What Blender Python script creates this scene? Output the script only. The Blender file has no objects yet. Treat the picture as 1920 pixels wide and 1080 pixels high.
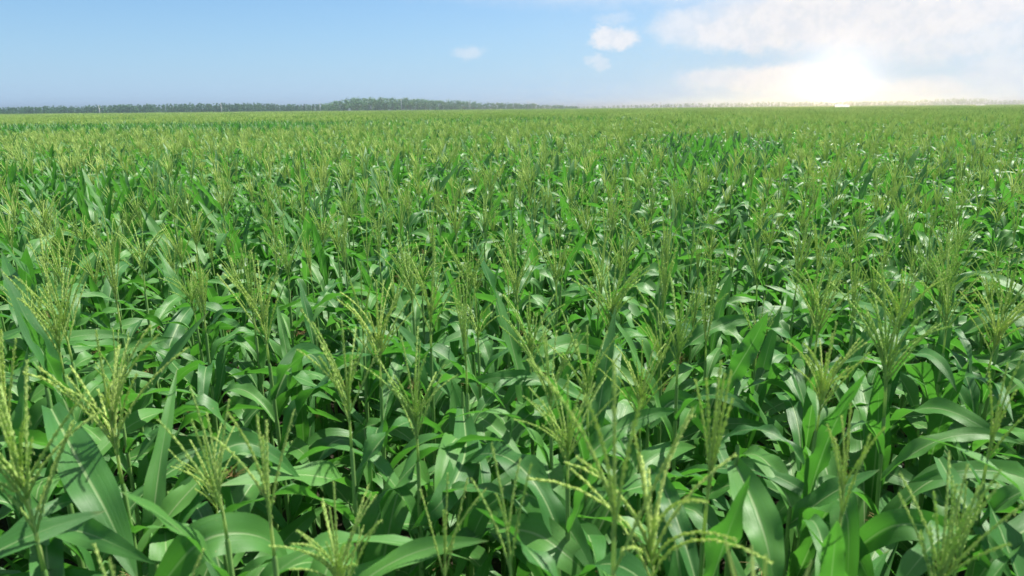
import bpy, math, random
import numpy as np
from mathutils import Vector, Matrix, Euler

S = bpy.context.scene
COL = S.collection
R = math.radians

# ------------------------------------------------------------------ camera
CAM_H = 2.95
F_PX = 1280.0                      # focal length in pixels of a 1920 wide frame
PITCH, ROLL = 14.75, -0.5
cam_data = bpy.data.cameras.new('camera')
cam_data.sensor_width = 36.0
cam_data.lens = 36.0 * F_PX / 1920.0
cam_data.clip_start = 0.05
cam_data.clip_end = 20000
cam = bpy.data.objects.new('camera', cam_data)
COL.objects.link(cam)
CAM_M = Matrix.Translation((0, 0, CAM_H)) @ Euler((R(90 - PITCH), 0, 0)).to_matrix().to_4x4() @ Matrix.Rotation(R(ROLL), 4, 'Z')
cam.matrix_world = CAM_M
S.camera = cam
cam_data.dof.use_dof = True
cam_data.dof.focus_distance = 6.0
cam_data.dof.aperture_fstop = 3.2

def ray(px, py):
    """unit direction through a pixel of the 1920x1080 photograph"""
    d = Vector(((px - 960) / F_PX, (540 - py) / F_PX, -1.0)).normalized()
    return (CAM_M.to_3x3() @ d).normalized()

def on_height(px, py, z):
    d = ray(px, py)
    return Vector((0, 0, CAM_H)) + d * ((z - CAM_H) / d.z)

def at_depth(px, py, Y):
    d = ray(px, py)
    return Vector((0, 0, CAM_H)) + d * (Y / d.y)

def to_px(p):
    q = CAM_M.inverted() @ Vector(p)
    if q.z >= -0.05:
        return None
    return (960 + F_PX * q.x / -q.z, 540 - F_PX * q.y / -q.z)

# ------------------------------------------------------------------ light and sky
SUN_EL, SUN_AZ = 60.0, 55.0        # azimuth clockwise from +Y
sun_dir = Vector((math.sin(R(SUN_AZ)) * math.cos(R(SUN_EL)), math.cos(R(SUN_AZ)) * math.cos(R(SUN_EL)), math.sin(R(SUN_EL))))
sl = bpy.data.lights.new('sun', 'SUN')
sl.energy = 4.8
sl.angle = R(0.8)
sl.color = (1.0, 0.965, 0.86)
so = bpy.data.objects.new('sun', sl)
COL.objects.link(so)
so.rotation_euler = sun_dir.to_track_quat('Z', 'Y').to_euler()

S.view_settings.view_transform = 'Standard'
S.view_settings.look = 'None'
S.view_settings.exposure = 1.0
S.view_settings.gamma = 1.0
S.cycles.use_denoising = True
S.cycles.max_bounces = 8
S.cycles.transparent_max_bounces = 8
S.cycles.sample_clamp_indirect = 6.0

class NT:
    """small helper to write node trees"""
    def __init__(self, tree):
        self.t = tree
        tree.nodes.clear()
    def n(self, kind, **kw):
        nd = self.t.nodes.new(kind)
        for k, v in kw.items():
            setattr(nd, k, v)
        return nd
    def link(self, a, b):
        self.t.links.new(a, b)
    def put(self, sock, v):
        if isinstance(v, bpy.types.NodeSocket):
            self.t.links.new(v, sock)
        else:
            sock.default_value = v
    def math(self, op, a, b=None, c=None, clamp=False):
        nd = self.n('ShaderNodeMath', operation=op, use_clamp=clamp)
        self.put(nd.inputs[0], a)
        if b is not None: self.put(nd.inputs[1], b)
        if c is not None: self.put(nd.inputs[2], c)
        return nd.outputs[0]
    def mix(self, f, a, b, blend='MIX'):
        nd = self.n('ShaderNodeMix', data_type='RGBA', blend_type=blend)
        self.put(nd.inputs[0], f)
        self.put(nd.inputs[6], a)
        self.put(nd.inputs[7], b)
        return nd.outputs[2]
    def ss(self, x, lo, hi, a=0.0, b=1.0):
        nd = self.n('ShaderNodeMapRange', interpolation_type='SMOOTHSTEP')
        self.put(nd.inputs[0], x)
        for i, v in enumerate((lo, hi, a, b)):
            self.put(nd.inputs[1 + i], v)
        return nd.outputs[0]
    def noise(self, vec, scale, detail=3.0, rough=0.55, color=False):
        nd = self.n('ShaderNodeTexNoise')
        if vec is not None: self.link(vec, nd.inputs['Vector'])
        nd.inputs['Scale'].default_value = scale
        nd.inputs['Detail'].default_value = detail
        nd.inputs['Roughness'].default_value = rough
        return nd.outputs['Color' if color else 'Fac']
    def scalev(self, vec, s):
        nd = self.n('ShaderNodeMapping')
        self.link(vec, nd.inputs[0])
        nd.inputs['Scale'].default_value = s
        return nd.outputs[0]

world = bpy.data.worlds.new('World')
S.world = world
world.use_nodes = True
w = NT(world.node_tree)
w_out = w.n('ShaderNodeOutputWorld')
bg = w.n('ShaderNodeBackground')
w.link(bg.outputs[0], w_out.inputs[0])
sky = w.n('ShaderNodeTexSky', sky_type='NISHITA', sun_disc=False)
sky.sun_elevation = R(SUN_EL)
sky.sun_rotation = R(SUN_AZ)
sky.altitude = 0
sky.air_density = 1.0
sky.dust_density = 1.2
sky.ozone_density = 1.0
SKY_K = 0.063
tc = w.n('ShaderNodeTexCoord')
direction = tc.outputs['Generated']
sep = w.n('ShaderNodeSeparateXYZ')
w.link(direction, sep.inputs[0])
az = w.math('MULTIPLY', w.math('ARCTAN2', sep.outputs[0], sep.outputs[1]), 180 / math.pi)
el = w.math('MULTIPLY', w.math('ARCSINE', sep.outputs[2]), 180 / math.pi)
# soft irregular outline for the clouds
nz = w.noise(w.scalev(direction, (1, 1, 1.6)), 34, 8, 0.66, color=True)
nsep = w.n('ShaderNodeSeparateColor')
w.link(nz, nsep.inputs[0])
n1 = w.math('SUBTRACT', nsep.outputs[0], 0.5)
n2 = w.math('SUBTRACT', nsep.outputs[1], 0.5)
nf = w.noise(direction, 60, 5, 0.6)
az_d = w.math('MULTIPLY_ADD', n1, 3.2, az)
el_d = w.math('MULTIPLY_ADD', n2, 1.9, el)
def azel(px, py):
    d = ray(px, py)
    return math.degrees(math.atan2(d.x, d.y)), math.degrees(math.asin(d.z))
def blob(px, py, rx, ry, edge=0.45, gain=1.0):
    """a cloud as an ellipse of directions, in pixels of the photograph; returns 0..1"""
    a0, e0 = azel(px, py)
    k = math.degrees(1 / F_PX) * 0.93
    dx = w.math('DIVIDE', w.math('SUBTRACT', az_d, a0), rx * k)
    dy = w.math('DIVIDE', w.math('SUBTRACT', el_d, e0), ry * k)
    r = w.math('SQRT', w.math('ADD', w.math('MULTIPLY', dx, dx), w.math('MULTIPLY', dy, dy)))
    return w.ss(r, 1 - edge, 1 + edge, gain, 0.0)
CLOUDS = [(1640, 20, 280, 62, .35, .95), (1420, 56, 130, 36, .35, .9), (1290, 50, 60, 32, .5, .7), (1800, 50, 200, 52, .4, .75),
          (1460, 150, 110, 26, .4, .95), (1330, 150, 55, 18, .5, .75), (1600, 172, 200, 16, .6, .7), (1147, 72, 46, 22, .3, .85),
          (880, 97, 24, 12, .6, .4), (1120, 116, 18, 9, .6, .45), (1740, 165, 60, 16, .5, .7), (1900, 120, 60, 50, .6, .6),
          (1150, 35, 30, 10, .7, .3), (1560, -90, 700, 60, .5, .7), (700, -300, 500, 90, .6, .5), (2200, 40, 220, 80, .5, .8)]
cl = None
for c in CLOUDS:
    b = blob(*c)
    cl = b if cl is None else w.math('MAXIMUM', cl, b)
cl = w.math('MULTIPLY', cl, w.ss(nf, 0.25, 0.6, 0.86, 1.0))
SUN_A, SUN_E = azel(1566, 168)
VSUN = ray(1566, 168)
dotn = w.n('ShaderNodeVectorMath', operation='DOT_PRODUCT')
nrm = w.n('ShaderNodeVectorMath', operation='NORMALIZE')
w.link(direction, nrm.inputs[0])
w.link(nrm.outputs[0], dotn.inputs[0])
dotn.inputs[1].default_value = VSUN
ang = w.math('MULTIPLY', w.math('ARCCOSINE', w.math('MINIMUM', dotn.outputs['Value'], 1.0)), 180 / math.pi)
def gauss(x, s):
    q = w.math('DIVIDE', x, s)
    return w.math('EXPONENT', w.math('MULTIPLY', w.math('MULTIPLY', q, q), -1.0))
def expo(x, s):
    return w.math('EXPONENT', w.math('DIVIDE', x, -s))
def scale_col(fac, col):
    nd = w.n('ShaderNodeVectorMath', operation='SCALE')
    nd.inputs[0].default_value = col
    w.link(fac, nd.inputs['Scale'])
    return nd.outputs[0]
def addv(a, b):
    nd = w.n('ShaderNodeVectorMath', operation='ADD')
    w.link(a, nd.inputs[0]); w.link(b, nd.inputs[1])
    return nd.outputs[0]
skyk = w.n('ShaderNodeVectorMath', operation='MULTIPLY')
w.link(sky.outputs[0], skyk.inputs[0])
skyk.inputs[1].default_value = (SKY_K * 0.52, SKY_K * 0.88, SKY_K * 1.17)
base = skyk.outputs[0]
# pale humid air towards the horizon
hz = expo(w.math('MAXIMUM', el, 0.0), 6.0)
base = w.mix(w.math('MULTIPLY', hz, 0.85), base, (0.30, 0.42, 0.57, 1))
# thin veil round the sun
base = w.mix(w.math('MULTIPLY', expo(ang, 13.0), 0.5), base, (0.37, 0.39, 0.46, 1))
base = w.mix(cl, base, w.mix(w.ss(nf, .35, .65), (0.455, 0.455, 0.475, 1), (0.49, 0.485, 0.495, 1)))
# broken white cloud added overhead, out of view, as soft fill light
over = w.math('MULTIPLY', w.ss(el, 22.0, 40.0), w.ss(w.noise(direction, 2.2, 5, 0.6), 0.38, 0.6, 0.25, 0.95))
base = w.mix(over, base, (0.34, 0.34, 0.36, 1))
base_k = w.math('MULTIPLY_ADD', expo(ang, 8.0), -0.14, 1.0)   # the lit air in front adds its own light here
sc_ = w.n('ShaderNodeVectorMath', operation='SCALE')
w.link(base, sc_.inputs[0]); w.link(base_k, sc_.inputs['Scale'])
base = sc_.outputs[0]
glow = scale_col(w.math('MULTIPLY', w.math('MULTIPLY_ADD', gauss(ang, 2.6), 0.30, expo(ang, 1.1)), 0.62), (1.0, 0.90, 0.80))
core = scale_col(w.math('MULTIPLY', gauss(ang, 0.40), 1150.0), (1.0, 0.72, 0.24))
tot = addv(addv(base, glow), core)
w.link(tot, bg.inputs[0])
bg.inputs[1].default_value = 1.0
world.cycles.sampling_method = 'MANUAL'
world.cycles.sample_map_resolution = 2048

# ------------------------------------------------------------------ materials
def material(name):
    m = bpy.data.materials.new(name)
    m.use_nodes = True
    t = NT(m.node_tree)
    out = t.n('ShaderNodeOutputMaterial')
    return m, t, out

def principled(t, col, rough=0.5, spec=0.5, normal=None):
    p = t.n('ShaderNodeBsdfPrincipled')
    t.put(p.inputs['Base Color'], col)
    t.put(p.inputs['Roughness'], rough)
    p.inputs['Specular IOR Level'].default_value = spec
    if normal is not None: t.link(normal, p.inputs['Normal'])
    return p

def rnd_value(t):
    oi = t.n('ShaderNodeObjectInfo')
    at = t.n('ShaderNodeAttribute', attribute_name='rnd')
    return t.math('FRACT', t.math('ADD', oi.outputs['Random'], at.outputs['Fac']))

def leaf_material():
    m, t, out = material('corn_leaf')
    uv = t.n('ShaderNodeUVMap')
    sp = t.n('ShaderNodeSeparateXYZ')
    t.link(uv.outputs[0], sp.inputs[0])
    u, v = sp.outputs[0], sp.outputs[1]
    r = rnd_value(t)
    d = t.math('ABSOLUTE', t.math('SUBTRACT', u, 0.5))
    rib = t.ss(d, t.math('MULTIPLY_ADD', v, -0.022, 0.030), t.math('MULTIPLY_ADD', v, -0.03, 0.052), 1.0, 0.0)
    rib = t.math('MULTIPLY', rib, t.ss(v, 0.55, 0.95, 1.0, 0.15))
    geo = t.n('ShaderNodeNewGeometry')
    cloudy = t.noise(geo.outputs['Position'], 3.5, 4, 0.6)
    comb = t.n('ShaderNodeCombineXYZ')
    t.link(t.math('MULTIPLY', u, 26.0), comb.inputs[0])
    t.link(t.math('MULTIPLY', v, 1.2), comb.inputs[1])
    t.link(t.math('MULTIPLY', r, 37.0), comb.inputs[2])
    veins = t.noise(comb.outputs[0], 1.6, 3, 0.6)
    comb2 = t.n('ShaderNodeCombineXYZ')
    t.link(t.math('MULTIPLY', u, 5.0), comb2.inputs[0])
    t.link(t.math('MULTIPLY', v, 9.0), comb2.inputs[1])
    t.link(t.math('MULTIPLY', r, 91.0), comb2.inputs[2])
    blot = t.noise(comb2.outputs[0], 1.0, 4, 0.62)
    col = t.mix(r, (0.032, 0.130, 0.030, 1), (0.116, 0.290, 0.058, 1))
    col = t.mix(t.ss(cloudy, 0.35, 0.7, 0.0, 0.45), col, (0.085, 0.26, 0.045, 1))
    col = t.mix(t.ss(veins, 0.42, 0.7, 0.0, 0.42), col, (0.10, 0.27, 0.085, 1))
    col = t.mix(t.ss(blot, 0.60, 0.78, 0.0, 0.35), col, (0.12, 0.24, 0.05, 1))
    # dry tip and a few dry margins
    tip = t.math('MULTIPLY', t.ss(v, 0.93, 1.0), t.ss(blot, 0.45, 0.6))
    col = t.mix(t.math('MULTIPLY', tip, 0.7), col, (0.30, 0.25, 0.11, 1))
    col = t.mix(t.math('MULTIPLY', rib, 0.8), col, (0.30, 0.44, 0.19, 1))
    bump = t.n('ShaderNodeBump')
    bump.inputs['Strength'].default_value = 0.35
    bump.inputs['Distance'].default_value = 0.003
    t.link(t.math('ADD', veins, t.math('MULTIPLY', rib, 0.8)), bump.inputs['Height'])
    # small dry flecks left by insects
    comb3 = t.n('ShaderNodeCombineXYZ')
    t.link(t.math('MULTIPLY', u, 16.0), comb3.inputs[0])
    t.link(t.math('MULTIPLY', v, 60.0), comb3.inputs[1])
    t.link(t.math('MULTIPLY', r, 53.0), comb3.inputs[2])
    fleck = t.math('MULTIPLY', t.ss(t.noise(comb3.outputs[0], 1.0, 2, 0.5), 0.70, 0.76), t.ss(blot, 0.46, 0.6))
    col = t.mix(t.math('MULTIPLY', fleck, 0.75), col, (0.33, 0.30, 0.14, 1))
    rough = t.math('MULTIPLY_ADD', blot, 0.32, 0.30)
    p = principled(t, col, rough, 0.45, bump.outputs[0])
    tr = t.n('ShaderNodeBsdfTranslucent')
    t.link(t.mix(0.6, col, (0.09, 0.36, 0.015, 1)), tr.inputs[0])
    ms = t.n('ShaderNodeMixShader')
    ms.inputs[0].default_value = 0.40
    t.link(p.outputs[0], ms.inputs[1]); t.link(tr.outputs[0], ms.inputs[2])
    t.link(ms.outputs[0], out.inputs[0])
    return m

def simple_plant(name, c1, c2, rough, scale, trans=0.0, stretch=(1, 1, 0.25)):
    m, t, out = material(name)
    r = rnd_value(t)
    tcn = t.n('ShaderNodeTexCoord')
    nzv = t.noise(t.scalev(tcn.outputs['Object'], stretch), scale, 4, 0.6)
    f = t.math('MULTIPLY_ADD', r, 0.55, t.math('MULTIPLY', t.ss(nzv, 0.3, 0.7), 0.45))
    col = t.mix(f, c1, c2)
    p = principled(t, col, rough, 0.4)
    if trans:
        tr = t.n('ShaderNodeBsdfTranslucent')
        t.link(col, tr.inputs[0])
        ms = t.n('ShaderNodeMixShader')
        ms.inputs[0].default_value = trans
        t.link(p.outputs[0], ms.inputs[1]); t.link(tr.outputs[0], ms.inputs[2])
        t.link(ms.outputs[0], out.inputs[0])
    else:
        t.link(p.outputs[0], out.inputs[0])
    return m

M_LEAF = leaf_material()
M_STALK = simple_plant('corn_stalk', (0.10, 0.22, 0.05, 1), (0.20, 0.34, 0.10, 1), 0.45, 30)
M_TASSEL = simple_plant('corn_tassel', (0.41, 0.61, 0.18, 1), (0.68, 0.78, 0.27, 1), 0.85, 40, 0.50)
M_HUSK = simple_plant('corn_husk', (0.13, 0.34, 0.05, 1), (0.20, 0.42, 0.09, 1), 0.5, 60, 0.15, (1, 1, 0.05))
M_SILK = simple_plant('corn_silk', (0.40, 0.36, 0.14, 1), (0.33, 0.17, 0.08, 1), 0.7, 30, 0.2)
M_BARK = simple_plant('bark', (0.045, 0.04, 0.03, 1), (0.08, 0.07, 0.05, 1), 0.9, 8)
M_CROWN = simple_plant('tree_leaves', (0.05, 0.15, 0.03, 1), (0.14, 0.33, 0.07, 1), 0.7, 0.35, 0.2, (1, 1, 1))
M_SPIRE = simple_plant('poplar_leaves', (0.045, 0.15, 0.045, 1), (0.12, 0.29, 0.085, 1), 0.75, 0.35, 0.15, (1, 1, 1))

def soil_material():
    m, t, out = material('soil')
    geo = t.n('ShaderNodeNewGeometry')
    a = t.noise(geo.outputs['Position'], 1.3, 6, 0.65)
    b = t.noise(geo.outputs['Position'], 22, 6, 0.7)
    col = t.mix(t.ss(a, 0.35, 0.7), (0.026, 0.022, 0.014, 1), (0.048, 0.040, 0.025, 1))
    col = t.mix(t.ss(b, 0.55, 0.75, 0, 0.6), col, (0.085, 0.075, 0.035, 1))
    bump = t.n('ShaderNodeBump')
    bump.inputs['Distance'].default_value = 0.03
    t.link(b, bump.inputs['Height'])
    t.link(principled(t, col, 0.95, 0.2, bump.outputs[0]).outputs[0], out.inputs[0])
    return m
M_SOIL = soil_material()

def plain(name, c1, c2, rough, scale):
    m, t, out = material(name)
    geo = t.n('ShaderNodeNewGeometry')
    a = t.noise(geo.outputs['Position'], scale, 5, 0.6)
    t.link(principled(t, t.mix(t.ss(a, 0.3, 0.7), c1, c2), rough, 0.12).outputs[0], out.inputs[0])
    return m
M_CONCRETE = plain('concrete', (0.52, 0.51, 0.48, 1), (0.66, 0.65, 0.62, 1), 0.85, 3)
M_STEEL = plain('galvanised_steel', (0.34, 0.35, 0.36, 1), (0.45, 0.46, 0.47, 1), 0.5, 5)
M_PORCELAIN = plain('porcelain', (0.45, 0.42, 0.38, 1), (0.55, 0.52, 0.48, 1), 0.3, 5)
M_WHITEWASH = plain('whitewash', (0.60, 0.59, 0.56, 1), (0.70, 0.69, 0.66, 1), 0.8, 0.7)
M_SHEET = plain('sheet_roof', (0.52, 0.52, 0.51, 1), (0.62, 0.62, 0.61, 1), 1.0, 0.5)
M_GLASS = plain('window_glass', (0.05, 0.06, 0.07, 1), (0.08, 0.09, 0.10, 1), 0.15, 1)
M_DOOR = plain('painted_door', (0.16, 0.20, 0.26, 1), (0.20, 0.24, 0.30, 1), 0.6, 2)

# ------------------------------------------------------------------ mesh builder
class MB:
    def __init__(self):
        self.v, self.f, self.uv, self.mi, self.sm, self.rn = [], [], [], [], [], []
        self.mats = []
    def mat(self, m):
        if m not in self.mats: self.mats.append(m)
        return self.mats.index(m)
    def add(self, verts, faces, uvs=None, m=None, rnd=0.0, smooth=True):
        o = len(self.v)
        k = self.mat(m)
        self.v.extend(verts)
        self.rn.extend([rnd] * len(verts))
        for f in faces:
            self.f.append(tuple(i + o for i in f))
            self.uv.extend([uvs[i] if uvs is not None else (0.3, 0.3) for i in f])
            self.mi.append(k)
            self.sm.append(smooth)
    def tube(self, pts, radii, n, m, rnd=0.0, cap=True, smooth=True):
        pts = [Vector(p) for p in pts]
        vs, fs = [], []
        for i, p in enumerate(pts):
            tdir = (pts[min(i + 1, len(pts) - 1)] - pts[max(i - 1, 0)]).normalized()
            a = tdir.cross(Vector((0.31, 0.95, 0.05)))
            if a.length < 1e-3: a = tdir.cross(Vector((1, 0, 0)))
            a.normalize(); b = tdir.cross(a)
            for j in range(n):
                ph = 2 * math.pi * j / n
                vs.append(tuple(p + (a * math.cos(ph) + b * math.sin(ph)) * radii[i]))
        for i in range(len(pts) - 1):
            for j in range(n):
                fs.append((i * n + j, i * n + (j + 1) % n, (i + 1) * n + (j + 1) % n, (i + 1) * n + j))
        if cap:
            fs.append(tuple(range(n))[::-1]); fs.append(tuple((len(pts) - 1) * n + j for j in range(n)))
        self.add(vs, fs, None, m, rnd, smooth)
    def box(self, c, s, m):
        x, y, z = c; a, b, d = s[0] / 2, s[1] / 2, s[2] / 2
        vs = [(x + i * a, y + j * b, z + k * d) for i in (-1, 1) for j in (-1, 1) for k in (-1, 1)]
        fs = [(0, 1, 3, 2), (4, 6, 7, 5), (0, 4, 5, 1), (2, 3, 7, 6), (0, 2, 6, 4), (1, 5, 7, 3)]
        self.add(vs, fs, None, m, 0.0, False)
    def mesh(self, name):
        me = bpy.data.meshes.new(name)
        me.from_pydata([tuple(x) for x in self.v], [], self.f)
        for m in self.mats: me.materials.append(m)
        uvl = me.uv_layers.new(name='UVMap')
        uvl.data.foreach_set('uv', np.array(self.uv, dtype=np.float32).ravel())
        me.polygons.foreach_set('material_index', np.array(self.mi, dtype=np.int32))
        me.polygons.foreach_set('use_smooth', np.array(self.sm, dtype=bool))
        at = me.attributes.new('rnd', 'FLOAT', 'POINT')
        at.data.foreach_set('value', np.array(self.rn, dtype=np.float32))
        me.update()
        return me

def new_obj(name, me, parent=None):
    o = bpy.data.objects.new(name, me)
    COL.objects.link(o)
    if parent is not None: o.parent = parent
    return o

def tag(o, label=None, cat=None, group=None, kind=None):
    if label: o['label'] = label
    if cat: o['category'] = cat
    if group: o['group'] = group
    if kind: o['kind'] = kind
    return o

# ------------------------------------------------------------------ corn: shapes of its parts
def leaf_grid(rg, kind, nseg, ncol, L=None, W=None):
    """a corn leaf that starts at the origin, leaves the stalk along +X and up: (verts, faces, uvs)"""
    L = L or rg.uniform(0.66, 0.90)
    W = W or rg.uniform(0.076, 0.112)
    if kind == 'arch':
        th0, bend, tb, wb = rg.uniform(18, 32), rg.uniform(100, 165), rg.uniform(.38, .60), rg.uniform(.14, .22)
    elif kind == 'upright':
        th0, bend, tb, wb = rg.uniform(10, 24), rg.uniform(12, 45), rg.uniform(.55, .8), rg.uniform(.18, .3)
    elif kind == 'kink':
        th0, bend, tb, wb = rg.uniform(20, 38), rg.uniform(100, 145), rg.uniform(.36, .6), rg.uniform(.035, .06)
    else:                                                     # spread
        th0, bend, tb, wb = rg.uniform(35, 58), rg.uniform(50, 95), rg.uniform(.5, .72), rg.uniform(.16, .26)
    tw = rg.uniform(-1, 1) * (105 if kind != 'upright' else 35)
    side = rg.uniform(-.35, .35)
    ph1, ph2 = rg.uniform(0, 6.28), rg.uniform(0, 6.28)
    k1, k2 = rg.uniform(2.2, 4.2), rg.uniform(2.2, 4.2)
    wave = rg.uniform(0.12, 0.34)
    sig = lambda x: 1 / (1 + math.exp(-x))
    s0 = sig(-tb / wb)
    p = Vector((0, 0, 0))
    vs, uvs, fs = [], [], []
    cols = ncol + 1
    sub = 4
    for i in range(nseg + 1):
        t = i / nseg
        th = R(th0 + bend * (sig((t - tb) / wb) - s0))
        yaw = side * t * t
        T = Vector((math.sin(th) * math.cos(yaw), math.sin(th) * math.sin(yaw), math.cos(th)))
        Yv = Vector((-math.sin(yaw), math.cos(yaw), 0))
        N = T.cross(Yv)
        N = -N if N.dot(Vector((-math.cos(th), 0, math.sin(th)))) < 0 else N
        a = R(tw) * t ** 1.6
        B = Yv * math.cos(a) + N * math.sin(a)
        Nn = N * math.cos(a) - Yv * math.sin(a)
        wd = W * ((0.52 + 0.48 * math.sin(min(t / .38, 1) * math.pi / 2)) if t < .38 else max(0.0, 1 - ((t - .38) / .62) ** 2.1))
        wd = max(wd, W * 0.012)
        fold = R(34 * (1 - t) ** 2.2 + 9)
        for j in range(cols):
            s = j / ncol * 2 - 1
            hgt = abs(s) * math.sin(fold) * wd / 2
            wv = wave * wd * abs(s) ** 1.5 * (math.sin(k1 * 6.28 * t + ph1) if s > 0 else math.sin(k2 * 6.28 * t + ph2)) * math.sin(math.pi * min(1, t * 1.15)) ** .7
            vs.append(tuple(p + B * (s * math.cos(fold) * wd / 2) + Nn * (hgt + wv)))
            uvs.append((j / ncol, t))
        for q in range(sub):                                  # fine integration of the centre line
            tq = t + (q + .5) / sub / nseg
            thq = R(th0 + bend * (sig((tq - tb) / wb) - s0))
            yq = side * tq * tq
            p = p + Vector((math.sin(thq) * math.cos(yq), math.sin(thq) * math.sin(yq), math.cos(thq))) * (L / nseg / sub)
    for i in range(nseg):
        for j in range(ncol):
            o = i * cols + j
            fs.append((o, o + 1, o + cols + 1, o + cols))
    return vs, fs, uvs

def branch_pts(rg, base, ang, azm, L, droop, n):
    pts = [Vector(base)]
    th = ang
    for i in range(n):
        pts.append(pts[-1] + Vector((math.sin(th) * math.cos(azm), math.sin(th) * math.sin(azm), math.cos(th))) * (L / n))
        th += droop / n
    return pts

def spikelets(mb, rg, pts, step, ln, wd, m):
    """paired spikelets along a tassel branch"""
    seg = [(pts[i + 1] - pts[i]).length for i in range(len(pts) - 1)]
    tot = sum(seg)
    d = tot * 0.10
    side = 0
    while d < tot:
        x = d; i = 0
        while i < len(seg) - 1 and x > seg[i]:
            x -= seg[i]; i += 1
        T = (pts[i + 1] - pts[i]).normalized()
        p = pts[i] + T * x
        a = T.cross(Vector((.3, .9, .1))).normalized()
        b = T.cross(a)
        for h in (0, 1):
            ph = side * 2.4 + h * 3.1416 + rg.uniform(-.5, .5)
            o = a * math.cos(ph) + b * math.sin(ph)
            dr = (T + o * rg.uniform(.12, .42)).normalized()
            l2 = ln * rg.uniform(.8, 1.2) * (1 - .35 * d / tot)
            q = dr.cross(o).normalized() if dr.cross(o).length > 1e-4 else a
            q2 = dr.cross(q)
            base = p + o * 0.001
            mid = base + dr * (l2 * .45)
            ww = wd * .5
            vs = [base, mid + q * ww, mid - q * ww * .5 + q2 * ww * .87, mid - q * ww * .5 - q2 * ww * .87, base + dr * l2]
            mb.add([tuple(v) for v in vs], [(0, 2, 1), (0, 3, 2), (0, 1, 3), (4, 1, 2), (4, 2, 3), (4, 3, 1)], None, m, 0.0, False)
        if rg.random() < .30:                                  # a hanging anther
            q0 = p + (a * rg.uniform(-1, 1) + b * rg.uniform(-1, 1)).normalized() * rg.uniform(.003, .006) + T * rg.uniform(0, ln)
            dv = Vector((rg.uniform(-.3, .3), rg.uniform(-.3, .3), -1)) * rg.uniform(.005, .009)
            sd = a * .0007
            mb.add([tuple(q0 - sd), tuple(q0 + sd), tuple(q0 + dv + sd * 1.6), tuple(q0 + dv - sd * 1.6)], [(0, 1, 2, 3)], None, m, 0.0, False)
        side += 1
        d += step

TASSEL_KINDS = ('narrow', 'fan', 'droop', 'sparse', 'bushy')
def tassel_mb(mb, rg, kind, lod, origin=(0, 0, 0), M=None, rnd=0.0):
    """tassel whose peduncle starts at the origin; about 0.42 m tall"""
    M = M or Matrix.Identity(4)
    n = {'narrow': 7, 'fan': 12, 'droop': 12, 'sparse': 5, 'bushy': 17}[kind] + rg.randint(-1, 2)
    lo, hi = {'narrow': (4, 12), 'fan': (9, 27), 'droop': (14, 34), 'sparse': (5, 20), 'bushy': (6, 34)}[kind]
    dr = {'narrow': (0, .15), 'fan': (.1, .5), 'droop': (.6, 1.5), 'sparse': (0, .5), 'bushy': (.1, .9)}[kind]
    if lod == 2: n = min(n, 5)
    if lod == 1: n = min(n, 9)
    H = rg.uniform(.38, .50)
    lean = rg.uniform(0, .22); la = rg.uniform(0, 6.28)
    ns = (8, 4, 2)[lod]
    cp = branch_pts(rg, (0, 0, 0), 0.02, la, H, lean, ns)
    branches = [(cp, True)]
    for i in range(n):
        f = rg.uniform(.16, .44)
        k = f * ns
        b = cp[int(k)].lerp(cp[min(int(k) + 1, ns)], k - int(k))
        L = rg.uniform(.19, .31) * (1.15 - .5 * (f - .16))
        branches.append((branch_pts(rg, b, R(rg.uniform(lo, hi)), i * 2.4 + rg.uniform(-.5, .5), L, rg.uniform(*dr), (6, 3, 2)[lod]), False))
    for pts, main in branches:
        pts = [M @ p for p in pts]
        q = len(pts)
        if lod == 0:
            mb.tube(pts, [(.0050 if main else .0028) * (1 - .75 * i / (q - 1)) for i in range(q)], 5, M_TASSEL, rnd)
            spikelets(mb, rg, pts[2:] if main else pts, .0042 if main else .0046, .0120, .0039, M_TASSEL)
        elif lod == 1:
            rr = .0064 if main else .0050
            mb.tube(pts, [rr * (.55 if i == 0 else 1.0 if i < q - 1 else .25) for i in range(q)], 3, M_TASSEL, rnd, False)
        else:
            rr = .0110 if main else .0085
            mb.tube(pts, [rr * (.7 if i == 0 else 1.0 if i < q - 1 else .3) for i in range(q)], 3, M_TASSEL, rnd, False)

STALK_TOP = 1.90
NODES = [0.12, 0.28, 0.46, 0.64, 0.82, 1.00, 1.18, 1.35, 1.51, 1.65, 1.76]
def stalk_mb(mb, M=None, n=8, rnd=0.0, low=0.0):
    prof = []
    zs = [0.0] + NODES + [STALK_TOP + .01]
    for i in range(len(zs) - 1):
        r0 = .0135 * (1 - .60 * zs[i] / STALK_TOP)
        r1 = .0135 * (1 - .60 * zs[i + 1] / STALK_TOP)
        prof.append((zs[i] + .004, r0 * 1.22))
        prof.append((zs[i] + .016, r0 * 1.02))
        prof.append((zs[i + 1] - .012, r1 * 1.30))
    prof.append((STALK_TOP + .01, .0042))
    prof = [q for q in prof if q[0] >= low]
    if n < 5: prof = [prof[0], prof[len(prof) // 2], prof[-1]]
    M = M or Matrix.Identity(4)
    mb.tube([M @ Vector((0, 0, z)) for z, _ in prof], [r for _, r in prof], n, M_STALK, rnd, False)

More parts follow.
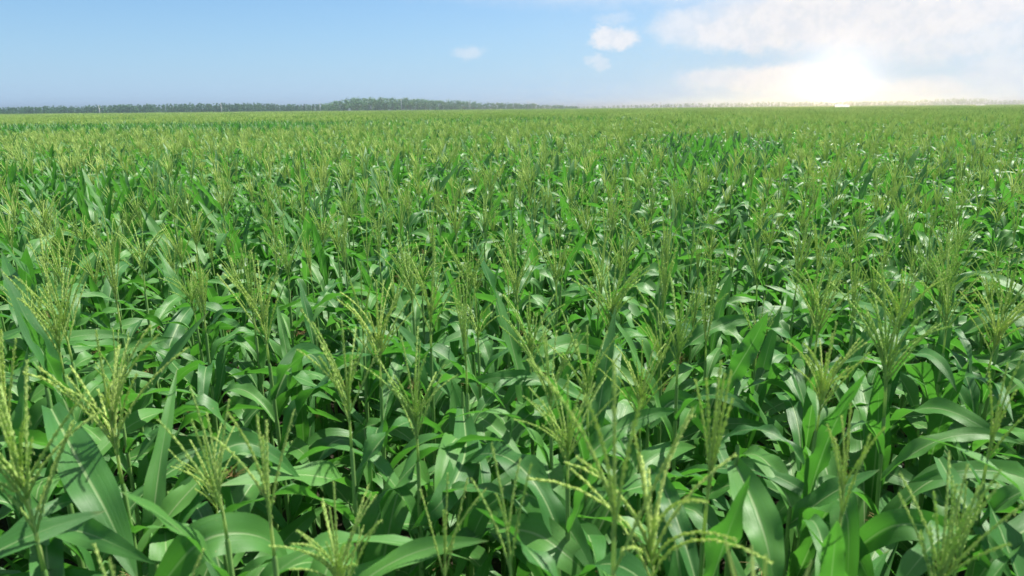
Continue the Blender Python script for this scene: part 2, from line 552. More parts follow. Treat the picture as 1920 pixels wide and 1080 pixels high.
def ear_mb():
    """husk-wrapped ear along +Z from its shank"""
    mb = MB()
    prof = [(0, .008), (.03, .014), (.06, .021), (.11, .026), (.16, .024), (.20, .017), (.225, .009)]
    n = 12
    vs, fs = [], []
    for z, r in prof:
        for j in range(n):
            a = 6.2832 * j / n
            rr = r * (1 + .07 * math.sin(3 * a + z * 9))
            vs.append((rr * math.cos(a), rr * math.sin(a), z))
    for i in range(len(prof) - 1):
        for j in range(n):
            fs.append((i * n + j, i * n + (j + 1) % n, (i + 1) * n + (j + 1) % n, (i + 1) * n + j))
    mb.add(vs, fs, None, M_HUSK)
    for a in (0.3, 2.4, 4.4):                                  # loose husk blades at the tip
        pts = []
        for t in (0, .35, .7, 1):
            rr = .02 * (1 - t) + .012 + .03 * t * t
            c = Vector((rr * math.cos(a), rr * math.sin(a), .12 + .15 * t))
            s = Vector((-math.sin(a), math.cos(a), 0)) * (.014 * (1 - t) + .001)
            pts += [tuple(c - s), tuple(c + s)]
        mb.add(pts, [(0, 1, 3, 2), (2, 3, 5, 4), (4, 5, 7, 6)], None, M_HUSK)
    return mb
def silk_mb(rg):
    mb = MB()
    for i in range(26):
        a = rg.uniform(0, 6.28)
        mb.tube(branch_pts(rg, (.004 * math.cos(a), .004 * math.sin(a), .215), R(rg.uniform(5, 40)), a, rg.uniform(.05, .10), rg.uniform(.6, 2.2), 4), [.0009] * 5, 3, M_SILK, 0, False)
    return mb

rg = random.Random(11)
LEAVES = {k: [] for k in ('arch', 'spread', 'upright', 'kink')}
for k, cnt in (('arch', 18), ('spread', 14), ('upright', 10), ('kink', 8)):
    for i in range(cnt):
        mb = MB(); vs, fs, uvs = leaf_grid(rg, k, 20, 6)
        mb.add(vs, fs, uvs, M_LEAF)
        LEAVES[k].append(mb.mesh('corn_leaf'))
TASSELS = {}
for k in TASSEL_KINDS:
    TASSELS[k] = []
    for i in range(6):
        mb = MB(); tassel_mb(mb, rg, k, 0); TASSELS[k].append(mb.mesh('corn_tassel'))
mb = MB(); stalk_mb(mb, None, 10); STALK = mb.mesh('corn_stalk')
EAR = ear_mb().mesh('corn_ear')
SILK = silk_mb(rg).mesh('corn_silk')

def leaf_plan(rg, tassel=True):
    """[(node height, azimuth, kind, scale)] of a plant's leaves, two ranks that wander"""
    a0 = rg.uniform(0, 6.28)
    out = []
    for i, z in enumerate(NODES[1:]):
        top = i / 9
        a = a0 + (i % 2) * math.pi + rg.gauss(0, .38)
        q = rg.random()
        if not tassel and top > .3: kind, top = ('upright' if q < .62 else 'arch' if q < .9 else 'spread'), min(top, .8)
        elif top > .85: kind = 'upright' if q < .17 else 'arch' if q < .65 else 'spread'
        elif top > .5: kind = 'arch' if q < .50 else 'spread' if q < .74 else 'kink' if q < .93 else 'upright'
        else: kind = 'arch' if q < .5 else 'spread'
        sc = (0.60 if top > .95 else 0.80 if top > .85 else 0.95 if top > .7 else 1.08) * rg.uniform(.88, 1.12)
        if not tassel and kind == 'upright': sc *= .74
        out.append((z, a, kind, sc))
    return out

def place_plant(rg, x, y, scale, label, group, tkind, extra=(), skip=0, ear=None, tl=1.0, lean=None, plan=None):
    root = bpy.data.objects.new('corn_plant', None)
    root.empty_display_size = .1
    COL.objects.link(root)
    root.location = (x, y, 0)
    la = rg.uniform(0, 6.28)
    lm = rg.uniform(0, .055) if lean is None else lean
    root.rotation_euler = (lm * math.cos(la), lm * math.sin(la), 0)
    root.scale = (scale,) * 3
    tag(root, label, 'corn plant', group)
    new_obj('stalk', STALK, root).rotation_euler = (0, 0, rg.uniform(0, 6))
    for z, a, kind, sc in (plan or leaf_plan(rg, bool(tkind)))[skip:]:
        o = new_obj('leaf', rg.choice(LEAVES[kind]), root)
        o.location = (.006 * math.cos(a), .006 * math.sin(a), z - .01)
        o.rotation_euler = (0, 0, a)
        o.scale = (sc,) * 3
    if tkind:
        o = new_obj('tassel', rg.choice(TASSELS[tkind]), root)
        o.location = (0, 0, STALK_TOP)
        o.rotation_euler = (0, 0, rg.uniform(0, 6.28))
        o.scale = (tl,) * 3
    if ear if ear is not None else rg.random() < .55:
        a = rg.uniform(0, 6.28)
        o = new_obj('ear', EAR, root)
        o.location = (.012 * math.cos(a), .012 * math.sin(a), NODES[5 + rg.randint(0, 1)])
        o.rotation_euler = (0, R(24), a)
        o.rotation_euler = Euler((0, R(24), a)) if False else (Matrix.Rotation(a, 3, 'Z') @ Matrix.Rotation(R(24), 3, 'Y')).to_euler()
        new_obj('silk', SILK, o)
    return root

# ------------------------------------------------------------------ ground
gm = MB()
GX = [-2600, -300, -40, 0, 40, 300, 2600]
GY = [-300, -20, 0, 20, 60, 400, 4200]
gv = [(x, y, 0) for y in GY for x in GX]
gf = [(j * 7 + i, j * 7 + i + 1, j * 7 + i + 8, j * 7 + i + 7) for j in range(6) for i in range(6)]
gm.add(gv, gf, None, M_SOIL)
tag(new_obj('ground', gm.mesh('ground')), kind='structure')

# ------------------------------------------------------------------ where the corn stands
# line of the utility poles, which is also the far edge of the field: Y = Z0 + DZ k, X = X0 + DX k
Z0, DZ = 354.0, 41.8
X0, DX = -745 / F_PX * 354.0, 159.2 / F_PX * 354.0
def field_edge(x):
    """depth of the field's far edge at x"""
    return Z0 + DZ * (x - X0) / DX - 6
rngp = np.random.default_rng(5)

def tassel_chance(x, y):
    """patches of younger corn carry few tassels"""
    a = x / max(y, 1.0) * F_PX + 960
    n = .5 + .25 * math.sin(x * .35 + 1.3 * math.sin(y * .21)) + .25 * math.sin(y * .53 + .8 * math.sin(x * .4 + 2))
    p = .62 + .34 * n + .12 * min(1, max(0, (y - 13) / 6))
    if a < 620:
        d = min(y - 27, 52 - y)
        if d > 0: p -= 1.0 * min(1, d / 4)
    elif a < 1180:
        lo = 27 + (a - 620) * .03; hi = 52 + (a - 620) * .05
        d = min(y - lo, hi - y)
        if d > 0: p -= .8 * min(1, d / 5) * (.5 + n * .6)
    e = ((a - 1330) / 150) ** 2 + ((y - 15.5) / 6.5) ** 2
    if e < 1: p -= .9 * min(1, (1 - e) * 2.5)
    e = ((a - 260) / 300) ** 2 + ((y - 8.2) / 2.2) ** 2
    if e < 1: p -= .50 * (1 - e)
    e = ((a - 900) / 260) ** 2 + ((y - 11.0) / 2.0) ** 2
    if e < 1: p -= .40 * (1 - e)
    return max(.03, p)

# plants whose tassels stand out in the photograph: (x, y of the tassel's base in the photograph, kind, tassel size, label)
HERO = [
    (250, 905, 'bushy', 1.10, 'corn plant with tall bushy tassel, left of centre near the bottom'),
    (58, 1085, 'bushy', 1.15, 'corn plant with blown thick tassel in the bottom left corner'),
    (655, 868, 'fan', .95, 'corn plant with yellow fan tassel, left neighbour of the one with fuzzy tassel'),
    (766, 880, 'bushy', .95, 'corn plant with fuzzy pale tassel, in front of the centre of the field'),
    (873, 748, 'narrow', 1.0, 'corn plant with upright golden tassel at the very centre of the photo'),
    (788, 592, 'fan', 1.0, 'corn plant with broad cream tassel, left of centre at mid height'),
    (522, 672, 'fan', .95, 'corn plant with narrow waisted fan tassel beside a shiny folded leaf, left half'),
    (672, 655, 'sparse', .95, 'corn plant with few long tassel spikes, between fan tassel and cream tassel'),
    (1322, 985, 'narrow', 1.12, 'corn plant with tall bundle of upright tassel spikes, right of centre at bottom'),
    (1712, 800, 'bushy', 1.25, 'corn plant with huge ragged tassel, near the right edge'),
    (1535, 690, 'fan', .95, 'corn plant with leaning tassel, left of the one with huge ragged tassel'),
    (1150, 1120, 'sparse', 1.1, 'corn plant with thick single spike, at the bottom edge right of centre'),
    (960, 1150, 'sparse', .9, 'corn plant whose short spikes just reach the bottom edge at centre'),
    (1290, 1180, 'droop', 1.1, 'corn plant with drooping tassel cut by the bottom edge'),
    (428, 1010, 'sparse', .9, 'corn plant with one thick upright spike, left of centre at bottom'),
    (505, 1090, 'sparse', .95, 'corn plant with thin slanting branches at the bottom edge, left half'),
    (132, 705, 'fan', .95, 'corn plant with fan tassel near the left edge, below mid height'),
    (252, 610, 'narrow', 1.0, 'corn plant with tall loose tassel, left third at mid height'),
    (1002, 600, 'fan', 1.0, 'corn plant with open straw tassel, just right of centre at mid height'),
    (905, 575, 'fan', .95, 'corn plant with wide open tassel, between cream tassel and open straw tassel'),
    (1128, 588, 'fan', .9, 'corn plant with five stiff tassel spikes, right of centre at mid height'),
    (1240, 610, 'narrow', .95, 'corn plant with slim upright tassel, right of five stiff spikes'),
    (1480, 560, 'fan', .95, 'corn plant with yellowish fan tassel, right third at mid height'),
    (1622, 640, 'narrow', .95, 'corn plant with yellow upright spikes above the huge ragged tassel'),
    (1870, 640, 'fan', .95, 'corn plant with yellow tassel at the right edge, mid height'),
    (345, 520, 'fan', .9, 'corn plant with feathery tassel above the tall loose tassel, left third'),
    (1890, 900, 'sparse', .9, 'corn plant with few thin spikes in the shade at the right edge'),
    (20, 900, 'narrow', 1.05, 'corn plant with curved thick spike cut by the left edge'),
    (1560, 1010, 'sparse', .8, 'corn plant with small hidden tassel under broad leaves, bottom right'),
]
pts_near = []
heroes = []
for px, py, k, tl, lab in HERO:
    rz = random.Random(int(px * 7 + py))
    sc = rz.uniform(.97, 1.03)
    p = on_height(px, py, STALK_TOP * sc)
    heroes.append((p.x, p.y, sc, k, tl, lab))

# the rest stands in rows that run across the view, with gaps and wandering
ROW, STEP, TURN = .54, .275, R(14)
cand = []
ca, sa = math.cos(TURN), math.sin(TURN)
for i in range(-200, 330):
    for j in range(-500, 520):
        u = i * ROW + rngp.uniform(-.17, .17)
        v = j * STEP + rngp.uniform(-.13, .13)
        x, y = v * ca - u * sa, v * sa + u * ca
        cand.append((x, y, rngp.random()))
HALF = math.tan(R(40.5))
near, mid = [], []
for x, y, q in cand:
    if y < -0.6 or y > 62 or abs(x) > HALF * y + 2.6: continue
    if q < .04: continue
    if math.hypot(x, y) < .75: continue
    if any((x - h[0]) ** 2 + (y - h[1]) ** 2 < .23 ** 2 for h in heroes): continue
    inside = False
    if y < 12:
        for z in (2.2, 1.6):
            a = to_px((x, y, z))
            if a and -60 < a[0] < 1980 and -20 < a[1] < 1200: inside = True
    (near if inside else mid).append((x, y))
near.sort(key=lambda p: math.hypot(p[0], p[1]))
N_IND = 300 - len(heroes) - 14
mid += near[N_IND:]
near = near[:N_IND]

# single leaves that stand out in the photograph: each plant's leaves as ([(x, y, height)], width in m, roll)
HERO_LEAVES = [
    ('corn plant whose big pleated leaf hangs down below the golden tassel', [([(868, 765, 1.80), (872, 850, 1.80), (832, 935, 1.76), (772, 992, 1.68)], .098, 12), ([(875, 800, 1.74), (900, 870, 1.72), (905, 960, 1.62), (900, 1010, 1.5)], .07, 40)]),
    ('corn plant with long arching leaf and dark upright blade, right of the golden tassel', [([(940, 775, 1.60), (1000, 690, 1.80), (1062, 645, 1.86), (1150, 662, 1.76), (1205, 715, 1.60)], .10, 15), ([(1000, 800, 1.50), (1035, 735, 1.66), (1085, 672, 1.84)], .125, 25)]),
    ('corn plant with a low bow shaped leaf, right of bottom centre', [([(975, 822, 1.50), (1055, 782, 1.68), (1110, 788, 1.68), (1165, 822, 1.58), (1195, 880, 1.4)], .10, 20), ([(1195, 880, 1.3), (1130, 850, 1.42), (1060, 862, 1.40), (1000, 905, 1.3)], .10, 30)]),
    ('corn plant with a broad pale leaf folding over at bottom centre', [([(962, 915, 1.68), (1005, 935, 1.74), (1062, 985, 1.74), (1120, 1085, 1.68)], .11, 10), ([(925, 990, 1.66), (1000, 1000, 1.72), (1062, 1040, 1.70), (1130, 1105, 1.6)], .115, 25)]),
    ('corn plant with a broad glossy leaf rising from the bottom edge, left of centre', [([(300, 1100, 1.72), (365, 1025, 1.84), (430, 1000, 1.86), (500, 1012, 1.80), (545, 1060, 1.7)], .115, 20)]),
    ('corn plant with thin arching leaf and dark hanging blade, left of centre at bottom', [([(318, 955, 1.66), (380, 872, 1.80), (450, 832, 1.84), (510, 852, 1.78), (570, 905, 1.65)], .085, 40), ([(330, 960, 1.50), (290, 1000, 1.62), (300, 870, 1.80), (332, 690, 2.0)], .085, 35)]),
    ('corn plant with a wide leaf sloping down in the lower left corner', [([(95, 765, 2.02), (150, 870, 1.96), (200, 960, 1.88), (260, 1095, 1.74)], .12, 15)]),
    ('corn plant with a shiny straight leaf pointing down, right of centre at the bottom edge', [([(1380, 872, 1.88), (1415, 950, 1.86), (1440, 1030, 1.80), (1455, 1120, 1.70)], .11, 5)]),
    ('corn plant with a dark slanting leaf, bottom right', [([(1478, 985, 1.60), (1560, 925, 1.74), (1650, 880, 1.84)], .085, 25), ([(1500, 970, 1.62), (1560, 985, 1.68), (1610, 1050, 1.60), (1640, 1110, 1.5)], .09, 20)]),
    ('corn plant with a low arching leaf in the bottom right corner', [([(1590, 1040, 1.58), (1680, 985, 1.74), (1780, 1002, 1.72), (1870, 1075, 1.6)], .095, 20), ([(1760, 860, 1.78), (1800, 930, 1.78), (1850, 1010, 1.74), (1905, 1100, 1.62)], .07, 20)]),
    ('corn plant with an upright broad leaf against the left edge', [([(92, 700, 1.60), (62, 620, 1.86), (30, 545, 2.02), (2, 470, 2.16)], .12, 20)]),
    ('corn plant with a shiny leaf folded over at the top, left of centre', [([(505, 775, 1.50), (540, 695, 1.68), (578, 664, 1.72), (603, 690, 1.64), (612, 740, 1.5)], .125, 15)]),
    ('corn plant with a leaf slanting steeply upward, right third at mid height', [([(1350, 745, 1.62), (1385, 685, 1.80), (1415, 635, 1.94), (1440, 585, 2.08)], .095, 20)]),
    ('corn plant with twin drooping leaves, right of centre below mid height', [([(1215, 800, 1.6), (1262, 752, 1.70), (1300, 770, 1.66), (1335, 830, 1.5)], .10, 20), ([(1215, 800, 1.6), (1190, 750, 1.70), (1160, 745, 1.68), (1120, 790, 1.5)], .09, 25)]),
]
def hero_leaf_mesh(rg, pix, W, roll, org):
    ctl = [on_height(*q) for q in pix]
    ctl = [ctl[0] * 2 - ctl[1]] + ctl + [ctl[-1] * 2 - ctl[-2]]
    n = 26
    pts = []
    for i in range(n + 1):
        x = i / n * (len(ctl) - 3)
        k = min(int(x), len(ctl) - 4); f = x - k
        a, b, c, d = ctl[k:k + 4]
        pts.append(.5 * ((2 * b) + (c - a) * f + (2 * a - 5 * b + 4 * c - d) * f * f + (3 * b - a - 3 * c + d) * f ** 3))
    vs, fs, uvs = [], [], []
    ph, kk = rg.uniform(0, 6.28), rg.uniform(2.2, 3.4)
    for i, p in enumerate(pts):
        t = i / n
        T = (pts[min(i + 1, n)] - pts[max(i - 1, 0)]).normalized()
        B = T.cross((p - Vector((0, 0, CAM_H))).normalized()).normalized()
        N = B.cross(T)
        r = R(roll) + .35 * math.sin(2.2 * t + ph)
        B, N = B * math.cos(r) + N * math.sin(r), N * math.cos(r) - B * math.sin(r)
        if N.z < 0: N = -N
        wd = W * max(.012, (.5 + .5 * math.sin(min(t / .36, 1) * math.pi / 2)) if t < .36 else 1 - ((t - .36) / .64) ** 2.2)
        wd = max(wd, W * .012)
        fold = R(26 * (1 - t) ** 2 + 9)
        for j in range(9):
            q = j / 4 - 1
            wv = .11 * wd * abs(q) ** 1.5 * math.sin(kk * 6.28 * t + (ph if q > 0 else 2.1 - ph)) * math.sin(math.pi * t)
            v = p + B * (q * math.cos(fold) * wd / 2) + N * (abs(q) * math.sin(fold) * wd / 2 + wv) - org
            vs.append(tuple(v)); uvs.append((j / 8, t))
    for i in range(n):
        for j in range(8):
            o = i * 9 + j
            fs.append((o, o + 1, o + 10, o + 9))
    mb = MB(); mb.add(vs, fs, uvs, M_LEAF)
    return mb.mesh('corn_leaf')
hero_leaf_spots = []
for lab, leaves in HERO_LEAVES:
    rz = random.Random(lab)
    b = on_height(*leaves[0][0][0])
    sc = (b.z + .06) / STALK_TOP
    root = place_plant(rz, b.x, b.y, 1.0, lab, 'corn plants near the camera', None, lean=0, ear=False,
                       plan=[(z * sc, a, k if k != 'upright' else 'arch', q) for z, a, k, q in leaf_plan(rz)[:7]])
    for ch in root.children:
        if ch.name.startswith('stalk'): ch.scale = (1, 1, sc)
    for pix, W, roll in leaves:
        q = on_height(*pix[0])
        pix = [(pix[0][0], pix[0][1], pix[0][2])] + list(pix[1:])
        new_obj('leaf', hero_leaf_mesh(rz, pix, W, roll, Vector((b.x, b.y, 0))), root)
    hero_leaf_spots.append((b.x, b.y))

for x, y, sc, k, tl, lab in heroes:
    place_plant(random.Random(int(x * 1000) + int(y * 777)), x, y, sc, lab, 'corn plants near the camera', k, tl=tl)
LAB_T = 'tasselled corn plant in the dense crowd, hard to tell from its neighbours'
LAB_N = 'corn plant showing only leaves and no tassel, hard to tell from its neighbours'
for i, (x, y) in enumerate(near):
    rr = random.Random(900 + i)
    t = rr.random() < tassel_chance(x, y)
    k = rr.choices(TASSEL_KINDS, (3, 5, 1.2, 2, 3))[0] if t else None
    place_plant(rr, x, y, rr.uniform(.88, 1.03) * (1 if t else .97), LAB_T if t else LAB_N,
                'tasselled corn plants of the crowd' if t else 'corn plants without tassel in the crowd', k, tl=rr.uniform(.78, 1.02))

# ------------------------------------------------------------------ the rest of the field: one object
PROTO = bpy.data.collections.new('corn_field_sources')          # not linked to the scene
def proto(me):
    o = bpy.data.objects.new(me.name, me)
    PROTO.objects.link(o)
    return o
def plant_into(mb, rg, M, lod, tassel):
    seg, col = ((10, 4), (5, 2), (3, 2))[lod]
    rn = rg.random()
    plan = leaf_plan(rg, tassel)
    plan = plan if lod == 0 else plan[3:] if lod == 1 else plan[5:]
    for z, a, kind, sc in plan:
        vs, fs, uvs = leaf_grid(rg, kind, seg, col)
        Ml = M @ Matrix.Translation((0, 0, z)) @ Matrix.Rotation(a, 4, 'Z') @ Matrix.Scale(sc, 4)
        mb.add([tuple(Ml @ Vector(v)) for v in vs], fs, uvs, M_LEAF, rg.random())
    stalk_mb(mb, M, (6, 4, 3)[lod], rn, (0, .6, 1.2)[lod])
    if tassel:
        k = rg.choices(TASSEL_KINDS, (3, 5, 1.2, 2, 3))[0]
        tassel_mb(mb, rg, k, min(lod + (0 if lod else 1), 2), M=M @ Matrix.Translation((0, 0, STALK_TOP)) @ Matrix.Scale(rg.uniform(.82, 1.05), 4), rnd=rn)
rg = random.Random(77)
NT_A, NN_A = 10, 5
for i in range(NT_A + NN_A):                                    # single plants
    mb = MB(); plant_into(mb, rg, Matrix.Rotation(rg.uniform(-.04, .04), 4, 'X'), 0, i < NT_A)
    proto(mb.mesh('s%02d' % i))
def patch(size, dens, lod, frac):
    mb = MB()
    n = int(size * size * dens)
    for q in range(n):
        x, y = rg.uniform(-size / 2, size / 2), rg.uniform(-size / 2, size / 2)
        M = Matrix.Translation((x, y, 0)) @ Matrix.Rotation(rg.uniform(-.05, .05), 4, 'Y') @ Matrix.Scale(rg.uniform(.9, 1.05), 4)
        plant_into(mb, rg, M, lod, rg.random() < frac)
    return mb
NPT, NPF = 5, 4
for i in range(NPT): proto(patch(4.0, 6.2, 1, (.9, .9, .8, .5, .25)[i]).mesh('t%02d' % i))
for i in range(NPF): proto(patch(9.0, 5.5, 2, (.95, .9, .85, .6)[i]).mesh('u%02d' % i))

P, ROT, SCL, IDX = [], [], [], []
for x, y in mid:
    t = rngp.random() < tassel_chance(x, y)
    P.append((x, y, 0)); ROT.append(rngp.uniform(0, 6.28)); SCL.append(rngp.uniform(.88, 1.06))
    IDX.append(int(rngp.integers(0, NT_A)) if t else NT_A + int(rngp.integers(0, NN_A)))
o1 = NT_A + NN_A
y = 60.0
while y < 230:
    x = -HALF * y - 14
    while x < HALF * y + 14:
        xx, yy = x + rngp.uniform(-.6, .6), y + rngp.uniform(-.6, .6)
        if yy < field_edge(xx):
            P.append((xx, yy, 0)); ROT.append(rngp.uniform(0, 6.28)); SCL.append(rngp.uniform(.94, 1.06))
            IDX.append(o1 + int(min(NPT - 1, rngp.integers(0, 3) + (2 if rngp.random() < .15 else 0))))
        x += 3.6
    y += 3.6
o2 = o1 + NPT
while y < 1150:
    x = -HALF * y - 30
    while x < HALF * y + 30:
        xx, yy = x + rngp.uniform(-1.5, 1.5), y + rngp.uniform(-1.5, 1.5)
        if yy < field_edge(xx):
            P.append((xx, yy, 0)); ROT.append(rngp.uniform(0, 6.28)); SCL.append(rngp.uniform(.94, 1.06))
            IDX.append(o2 + int(rngp.integers(0, NPF)))
        x += 8.2
    y += 8.2
fm = bpy.data.meshes.new('corn_field')
fm.from_pydata(P, [], [])
for nm, tp, arr in (('spin', 'FLOAT', ROT), ('size', 'FLOAT', SCL), ('pick', 'INT', IDX)):
    a = fm.attributes.new(nm, tp, 'POINT')
    a.data.foreach_set('value', np.array(arr, dtype=np.float32 if tp == 'FLOAT' else np.int32))
field = tag(new_obj('corn_field', fm), 'dense green corn with pale tassels stretching to the far trees', 'corn field', kind='stuff')
ng = bpy.data.node_groups.new('corn_field', 'GeometryNodeTree')
ng.interface.new_socket('Geometry', in_out='INPUT', socket_type='NodeSocketGeometry')
ng.interface.new_socket('Geometry', in_out='OUTPUT', socket_type='NodeSocketGeometry')
gi, go = ng.nodes.new('NodeGroupInput'), ng.nodes.new('NodeGroupOutput')
ci = ng.nodes.new('GeometryNodeCollectionInfo')
ci.inputs['Collection'].default_value = PROTO
ci.inputs['Separate Children'].default_value = True
ci.inputs['Reset Children'].default_value = True
iop = ng.nodes.new('GeometryNodeInstanceOnPoints')
iop.inputs['Pick Instance'].default_value = True
def named(nm, tp):
    nd = ng.nodes.new('GeometryNodeInputNamedAttribute')
    nd.data_type = tp
    nd.inputs[0].default_value = nm
    return next(s for s in nd.outputs if s.enabled and s.name == 'Attribute')
cx = ng.nodes.new('ShaderNodeCombineXYZ')
ng.links.new(named('spin', 'FLOAT'), cx.inputs[2])
e2r = ng.nodes.new('FunctionNodeEulerToRotation')
ng.links.new(cx.outputs[0], e2r.inputs[0])
ng.links.new(gi.outputs[0], iop.inputs['Points'])
ng.links.new(ci.outputs[0], iop.inputs['Instance'])
ng.links.new(named('pick', 'INT'), iop.inputs['Instance Index'])
ng.links.new(e2r.outputs[0], iop.inputs['Rotation'])
ng.links.new(named('size', 'FLOAT'), iop.inputs['Scale'])
ng.links.new(iop.outputs[0], go.inputs[0])
mod = field.modifiers.new('scatter', 'NODES')
mod.node_group = ng

# ------------------------------------------------------------------ far trees
def tree_into(mb, rg, x, y, h, kind, leafm, dens=1.0):
    r = h * (.30 if kind == 'round' else .19) * rg.uniform(.85, 1.2)
    mb.tube([(x, y, 0), (x + rg.uniform(-.2, .2), y, h * .45), (x + rg.uniform(-.3, .3), y, h * .85)], [h * .022, h * .015, h * .005], 5, M_BARK, 0, False)
    cl = []
    nc = 9 if kind == 'round' else 7
    for i in range(nc):
        f = rg.uniform(.25, .97) if kind == 'round' else .18 + .8 * (i + rg.random()) / nc
        if kind == 'round':
            rad = r * math.sqrt(max(.05, 1 - ((f - .58) / .46) ** 2))
            a = rg.uniform(0, 6.28)
            cl.append((x + math.cos(a) * rad * .62, y + math.sin(a) * rad * .62, h * f, r * rg.uniform(.38, .62)))
        else:
            a = rg.uniform(0, 6.28)
            cl.append((x + math.cos(a) * r * .3, y + math.sin(a) * r * .3, h * f, r * (1.05 - .75 * f) * rg.uniform(.7, 1.2)))
    for cxx, cyy, cz, cr in cl:
        rn = rg.random()
        for q in range(int(26 * dens)):
            d = Vector((rg.gauss(0, 1), rg.gauss(0, 1), rg.gauss(0, 1))).normalized() * cr * rg.uniform(.55, 1.08)
            p = Vector((cxx, cyy, cz)) + Vector((d.x, d.y, d.z * .8))
            nrm_ = (d.normalized() + Vector((rg.uniform(-.6, .6), rg.uniform(-.6, .6), rg.uniform(-.2, .8)))).normalized()
            a = nrm_.cross(Vector((.2, .3, .9))).normalized(); b = nrm_.cross(a)
            s = rg.uniform(.16, .36) * (h / 9)
            vs = [tuple(p + a * s * math.cos(k * 1.2566) * rg.uniform(.7, 1.2) + b * s * math.sin(k * 1.2566) * rg.uniform(.7, 1.2)) for k in range(5)]
            mb.add(vs, [(0, 1, 2, 3, 4)], None, leafm, rn * .8 + rg.random() * .2, False)

def wood(name, label, cat, spec, depth_of, rows, row_gap, step, leafm, seed, dens=1.0):
    """spec: [(x in photo, top y in photo, kind)] polyline of the tree tops"""
    rg = random.Random(seed)
    mb = MB()
    for rw in range(rows):
        px = spec[0][0] - 6
        while px < spec[-1][0] + 6:
            for a, b in zip(spec, spec[1:]):
                if a[0] <= px <= b[0] or (b is spec[-1] and px > b[0]) or (a is spec[0] and px < a[0]): break
            f = min(1, max(0, (px - a[0]) / (b[0] - a[0])))
            top = a[1] + (b[1] - a[1]) * f
            Y = depth_of(px) + rw * row_gap + rg.uniform(-3, 3)
            tp = at_depth(px, top, Y)
            h = tp.z * rg.choice((rg.uniform(.68, .95), rg.uniform(.88, 1.07), rg.uniform(.95, 1.10))) * (1.0 if rw else .93)
            tree_into(mb, rg, tp.x, tp.y, max(h, 2.5), a[2], leafm, dens)
            px += step * rg.uniform(.35, 1.65) * F_PX / Y
    return tag(new_obj(name, mb.mesh(name)), label, cat, kind='stuff')
wood('tree_line', 'dark line of slender trees on the left horizon', 'tree line',
     [(-160, 204, 'spire'), (0, 201, 'spire'), (150, 199, 'spire'), (280, 195.5, 'spire'), (480, 194, 'spire'), (560, 196.5, 'spire'), (625, 196, 'spire')],
     lambda px: 415 + (px + 100) * .16, 6, 6, 2.1, M_SPIRE, 3)
wood('woodland', 'rounded leafy woodland rising above the centre of the horizon', 'woodland',
     [(612, 195, 'round'), (650, 186, 'round'), (690, 184, 'round'), (760, 185, 'round'), (800, 188, 'round'), (880, 190.5, 'round'), (900, 193, 'round'), (1000, 194.5, 'round'), (1025, 197, 'round'), (1040, 196.5, 'round'), (1078, 199, 'round')],
     lambda px: 500 + (px - 600) * .42, 5, 8, 3.6, M_CROWN, 4)
wood('far_tree_line', 'thin hazy line of trees along the right horizon', 'tree line',
     [(1040, 200, 'round'), (1180, 196.5, 'round'), (1230, 194.5, 'round'), (1300, 194, 'round'), (1420, 191.5, 'round'), (1600, 190, 'round'), (1750, 187, 'round'), (1770, 185, 'round'), (1840, 184.5, 'round'), (1870, 187, 'round'), (2080, 186, 'round')],
     lambda px: 900 + (px - 1040) * .42, 3, 9, 5.0, M_CROWN, 6, .7)

# ------------------------------------------------------------------ utility poles
POLE_TOP = [199, 194, 193.5, 184, 189, 191, 194, 193, 192, 191, 190.5, 190, 189.5]
POLE_LAB = ['leftmost pale utility pole, standing before the low dark trees', 'second utility pole from the left, before the dark slender trees',
            'third utility pole from the left, where dark trees meet the woodland', 'tallest utility pole, before the highest trees of the woodland',
            'utility pole before the low right shoulder of the woodland', 'utility pole before the last trees at the woodland right end',
            'utility pole at the gap just right of the woodland', 'second utility pole right of the woodland',
            'third utility pole right of the woodland', 'fourth utility pole right of the woodland, before the thin tree line',
            'fifth utility pole right of the woodland, small in the haze', 'third from last of the poles, faint before the thin tree line', 'rightmost utility pole in view, faint in the sun glare']
for k, (ty, lab) in enumerate(zip(POLE_TOP, POLE_LAB)):
    Y = Z0 + DZ * k
    X = X0 + DX * k
    px = 960 + F_PX * X / Y
    tp = at_depth(px, ty, Y)
    h = max(tp.z, 6.0)
    root = bpy.data.objects.new('utility_pole', None)
    COL.objects.link(root)
    root.location = (X, Y, 0)
    root.rotation_euler = (0, 0, -math.atan2(DZ, DX) * 0 + math.atan2(DZ, DX))
    tag(root, lab, 'utility pole', 'utility poles along the far edge of the field')
    mb = MB(); mb.tube([(0, 0, 0), (0, 0, h * .5), (0, 0, h)], [.24, .20, .15], 10, M_CONCRETE); new_obj('shaft', mb.mesh('pole_shaft'), root)
    mb = MB(); mb.box((0, .17, h - .5), (.09, .10, .12), M_STEEL); mb.box((0, .19, h - .42), (.10, 2.0, .10), M_STEEL)
    mb = MB(); mb.box((0, 0, h - .45), (.36, 1.9, .11), M_STEEL); new_obj('crossarm', mb.mesh('pole_crossarm'), root)
    for yy in (-.85, 0, .85):
        mb = MB()
        z0 = h - .393 if yy else h + .002
        mb.tube([(0, yy, z0), (0, yy, z0 + .05), (0, yy, z0 + .1), (0, yy, z0 + .2), (0, yy, z0 + .28)], [.03, .07, .045, .07, .03], 8, M_PORCELAIN)
        new_obj('insulator', mb.mesh('pole_insulator'), root)

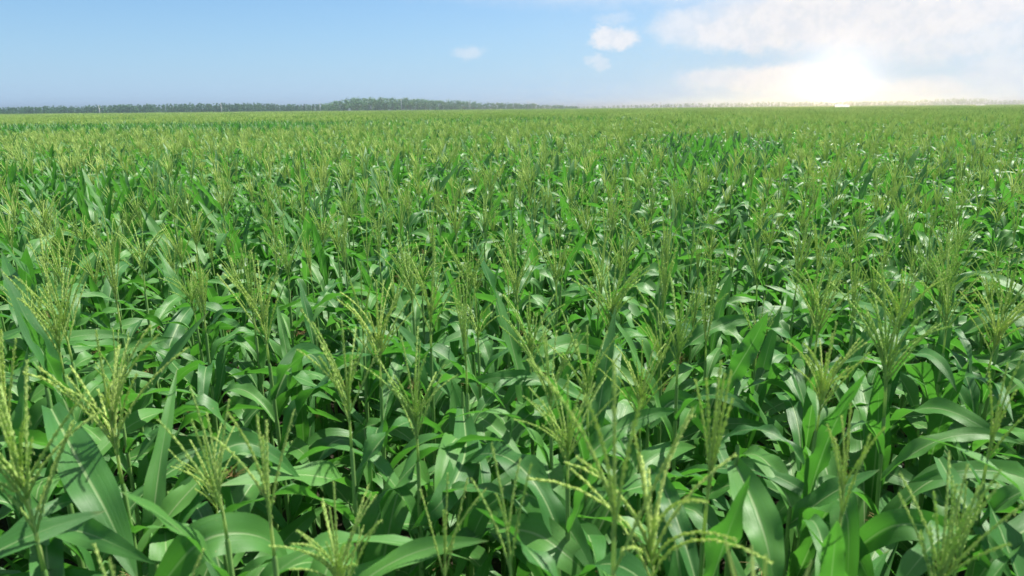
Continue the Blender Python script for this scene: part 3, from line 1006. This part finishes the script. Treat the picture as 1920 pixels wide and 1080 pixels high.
# ------------------------------------------------------------------ far white buildings
def shed(px, py, Y, wdt, dep, hgt, label, nwin):
    c = at_depth(px, py, Y)
    root = bpy.data.objects.new('farm_building', None)
    COL.objects.link(root)
    root.location = (c.x, Y, 0)
    root.rotation_euler = (0, 0, R(-14))
    tag(root, label, 'building')
    eave = hgt * .72
    mb = MB()
    a, b = wdt / 2, dep / 2
    vs = [(-a, -b, 0), (a, -b, 0), (a, b, 0), (-a, b, 0), (-a, -b, eave), (a, -b, eave), (a, b, eave), (-a, b, eave), (-a, 0, hgt), (a, 0, hgt)]
    mb.add(vs, [(0, 1, 5, 4), (2, 3, 7, 6), (1, 2, 6, 9, 5), (3, 0, 4, 8, 7)], None, M_WHITEWASH, 0, False)
    new_obj('wall', mb.mesh('wall'), root)
    mb = MB()
    o, th = .5, .12
    for s in (-1, 1):
        e = eave - (hgt - eave) / b * o
        q = [(-a - o, s * (b + o), e + .02), (a + o, s * (b + o), e + .02), (a + o, 0, hgt + .02), (-a - o, 0, hgt + .02)]
        q2 = [(x, y, z + th) for x, y, z in q]
        mb.add(q + q2, [(3, 2, 1, 0), (4, 5, 6, 7), (0, 1, 5, 4), (1, 2, 6, 5), (3, 0, 4, 7)], None, M_SHEET, 0, False)
    new_obj('roof', mb.mesh('roof'), root)
    for i in range(nwin):
        x = -a + wdt * (i + .5) / nwin
        if i == nwin // 2:
            mb = MB(); mb.box((x, -b - .02, 1.05), (1.1, .1, 2.1), M_DOOR); new_obj('door', mb.mesh('door'), root)
        else:
            mb = MB(); mb.box((x, -b - .02, eave * .58), (1.2, .1, 1.1), M_GLASS); new_obj('window', mb.mesh('window'), root)
shed(1578, 197, 285, 4.4, 3.0, 3.15, 'small white shed standing in the corn under the sun', 3)
shed(1838, 196, 330, 2.6, 2.4, 2.7, 'tiny pale hut in the corn near the right edge', 1)

# ------------------------------------------------------------------ air
hm = MB()
hm.box((0, 1850, 7.0), (5600, 5000, 16.2), None)
hz_me = bpy.data.meshes.new('haze')
hz_me.from_pydata(hm.v, [], hm.f)
m, t, out = material('humid_air')
pv = t.n('ShaderNodeVolumePrincipled')
pv.inputs['Color'].default_value = (0.93, 0.95, 1.0, 1)
pv.inputs['Density'].default_value = 0.00068
pv.inputs['Anisotropy'].default_value = 0.8
t.link(pv.outputs[0], out.inputs['Volume'])
hz_me.materials.append(m)
tag(new_obj('haze', hz_me), kind='stuff')
